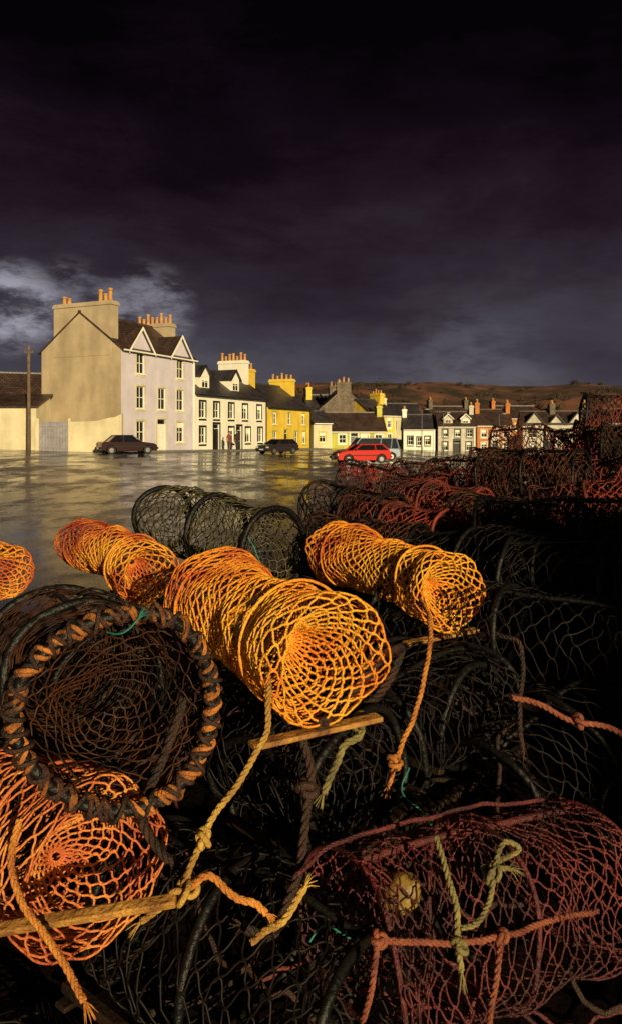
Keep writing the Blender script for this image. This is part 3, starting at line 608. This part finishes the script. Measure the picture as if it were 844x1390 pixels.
rope([(-.30,1.75,1.27),(-.34,1.7,1.15),(-.37,1.62,1.06),(-.30,1.55,1.0)],.010,M['roped'])
rope([(.02,1.72,1.22),(.10,1.9,1.22),(.2,2.05,1.28),(.27,2.2,1.25),(.2,2.15,1.14),(.1,2.0,1.13)],.012,M['roped'])
rope([(.13,1.42,.925),(.25,1.44,.90),(.386,1.50,.875),(.52,1.60,.845),(.66,1.70,.80)],.006,M['ropes'],fray=False)
rope([(.386,1.50,.875),(.37,1.46,.84),(.353,1.44,.78),(.34,1.45,.70)],.006,M['ropes'],knots=[((.386,1.50,.875),.014)],fray=False)
rope([(.13,1.42,.925),(.12,1.40,.86),(.10,1.40,.78)],.006,M['ropes'],knots=[((.13,1.42,.925),.014)],fray=False)
rope([(-.03,1.58,.955),(.03,1.6,.99),(.12,1.66,1.0),(.26,1.74,.985),(.42,1.83,.975),(.60,1.9,.95)],.005,M['nred2'],fray=False)
for P in ([(-.44,1.6,1.47),(-.40,1.58,1.475),(-.37,1.58,1.50)],[(-.27,3.2,1.46),(-.25,3.18,1.42),(-.22,3.17,1.36)],[(1.15,3.4,1.42),(1.19,3.38,1.40),(1.21,3.36,1.36)],[(.26,2.0,1.0),(.24,1.95,.95),(.30,1.9,.90)],[(.0,1.6,.79),(.03,1.62,.82),(.08,1.6,.80)]):
    rope(P,.0022,M['teal'],name='twine',wob=.012)
mb=MB(); mb.lathe(0,0,[(.008,-.062),(.03,-.055),(.048,-.03),(.052,0),(.048,.03),(.03,.055),(.012,.06),(.012,.07)],20); o=mb.obj('fishing_float',M['float'],smoothf=True); o.location=(.19,1.60,.90); o.rotation_euler=(.5,.7,0); o.scale=(.8,.8,.9)
mb=MB(); mb.box(-.21,.21,-.012,.012,-.008,.008); o=mb.obj('wooden_slat',M['wood'],bevel=.003); o.location=(-.47,1.42,.965); o.rotation_euler=(rad(20),rad(-7),rad(4))
# ------------------------------------------------------------ light
az=Vector((.38,-.925,0)).normalized(); el=rad(14)
sd=Vector((az.x*math.cos(el),az.y*math.cos(el),math.sin(el)))
sl=bpy.data.lights.new('sun','SUN'); sl.energy=5.0; sl.angle=rad(.5); sl.color=(1,.82,.46)
so=bpy.data.objects.new('sun',sl); so.rotation_euler=(-sd).to_track_quat('-Z','Y').to_euler(); COL.objects.link(so)
W=bpy.data.worlds.new('World'); S.world=W; W.use_nodes=True; nt=W.node_tree;N=nt.nodes;Lk=nt.links
bg=N['Background']; bg.inputs['Strength'].default_value=1
sky=N.new('ShaderNodeTexSky'); sky.sky_type='NISHITA'; sky.sun_disc=False; sky.sun_elevation=el; sky.sun_rotation=math.atan2(az.x,az.y)
bg2=N.new('ShaderNodeBackground'); bg2.inputs['Strength'].default_value=.05; Lk.new(sky.outputs[0],bg2.inputs['Color'])
tc=N.new('ShaderNodeTexCoord'); sx=N.new('ShaderNodeSeparateXYZ'); Lk.new(tc.outputs['Generated'],sx.inputs[0])
def mth(op,a,b_=None,c=None):
    n=N.new('ShaderNodeMath'); n.operation=op
    for i,v in enumerate((a,b_,c)):
        if v is None: continue
        if isinstance(v,(int,float)): n.inputs[i].default_value=v
        else: Lk.new(v,n.inputs[i])
    return n.outputs[0]
mp=N.new('ShaderNodeMapping'); mp.inputs['Scale'].default_value=(1,1,2.6); Lk.new(tc.outputs['Generated'],mp.inputs[0])
n1=N.new('ShaderNodeTexNoise'); n1.inputs['Scale'].default_value=3.2; n1.inputs['Detail'].default_value=12; n1.inputs['Roughness'].default_value=.62; n1.inputs['Distortion'].default_value=.15; Lk.new(mp.outputs[0],n1.inputs['Vector'])
zz=mth('ADD',sx.outputs['Z'],mth('MULTIPLY',mth('SUBTRACT',n1.outputs['Fac'],.5),.36))
rp=N.new('ShaderNodeValToRGB'); el_=rp.color_ramp.elements
el_[0].position=0; el_[0].color=(.100,.096,.120,1); el_[1].position=.60; el_[1].color=(.0005,.0004,.0007,1)
for pos,c in ((.05,(.073,.067,.086)),(.12,(.048,.041,.055)),(.20,(.029,.021,.031)),(.28,(.0155,.0090,.0160)),(.36,(.0068,.0034,.0070)),(.46,(.0019,.0010,.0022))):
    e=el_.new(pos); e.color=(*c,1)
Lk.new(zz,rp.inputs['Fac'])
def patch(d,r0,r1,scale,amt,thr):
    d=Vector(d).normalized(); vd=N.new('ShaderNodeVectorMath'); vd.operation='DOT_PRODUCT'; Lk.new(tc.outputs['Generated'],vd.inputs[0]); vd.inputs[1].default_value=d
    m1=N.new('ShaderNodeMapRange'); m1.interpolation_type='SMOOTHSTEP'; m1.inputs['From Min'].default_value=math.cos(rad(r1)); m1.inputs['From Max'].default_value=math.cos(rad(r0)); Lk.new(vd.outputs['Value'],m1.inputs['Value'])
    nn=N.new('ShaderNodeTexNoise'); nn.inputs['Scale'].default_value=scale; nn.inputs['Detail'].default_value=10; nn.inputs['Roughness'].default_value=.66; nn.inputs['Distortion'].default_value=.15; Lk.new(mp.outputs[0],nn.inputs['Vector'])
    m2=N.new('ShaderNodeMapRange'); m2.interpolation_type='SMOOTHSTEP'; m2.inputs['From Min'].default_value=thr; m2.inputs['From Max'].default_value=thr+.26; Lk.new(nn.outputs['Fac'],m2.inputs['Value'])
    return mth('MULTIPLY',mth('MULTIPLY',m1.outputs[0],m2.outputs[0]),amt)
pp=mth('ADD',patch((-.41,1,.172),.5,4.0,11,.36,.40),patch((.2,1,.045),1,9,11,.045,.36))
pp=mth('ADD',pp,patch((-.22,1,.165),.5,4.2,13,.19,.40))
pp=mth('ADD',pp,patch((-.33,1,.165),1,4.5,13,.14,.42))
cc=N.new('ShaderNodeCombineColor'); 
for i,k_ in enumerate((.86,.86,1.0)): Lk.new(mth('MULTIPLY',pp,k_),cc.inputs[i])
av=N.new('ShaderNodeMixRGB'); av.blend_type='ADD'; av.inputs['Fac'].default_value=1; Lk.new(rp.outputs[0],av.inputs[1]); Lk.new(cc.outputs[0],av.inputs[2])
Lk.new(av.outputs[0],bg.inputs['Color'])
mk=N.new('ShaderNodeMapRange'); mk.interpolation_type='SMOOTHSTEP'; mk.inputs['From Min'].default_value=.2; mk.inputs['From Max'].default_value=.9; mk.inputs['To Min'].default_value=0; mk.inputs['To Max'].default_value=.25
Lk.new(mth('MULTIPLY',sx.outputs['Y'],-1),mk.inputs['Value'])
ms=N.new('ShaderNodeMixShader'); Lk.new(mk.outputs[0],ms.inputs[0]); Lk.new(bg.outputs[0],ms.inputs[1]); Lk.new(bg2.outputs[0],ms.inputs[2])
Lk.new(ms.outputs[0],N['World Output'].inputs['Surface'])
# ------------------------------------------------------------ camera
cd=bpy.data.cameras.new('camera'); co=bpy.data.objects.new('camera',cd); COL.objects.link(co); S.camera=co
co.location=(0,0,1.9); co.rotation_euler=(rad(90),0,0); cd.sensor_fit='VERTICAL'; cd.sensor_height=36; cd.sensor_width=36*844/1390
cd.lens=36*1000/1390; cd.shift_y=-107/1390; cd.clip_start=.05; cd.clip_end=6000
S.view_settings.view_transform='Standard'; S.view_settings.look='None'; S.view_settings.exposure=0
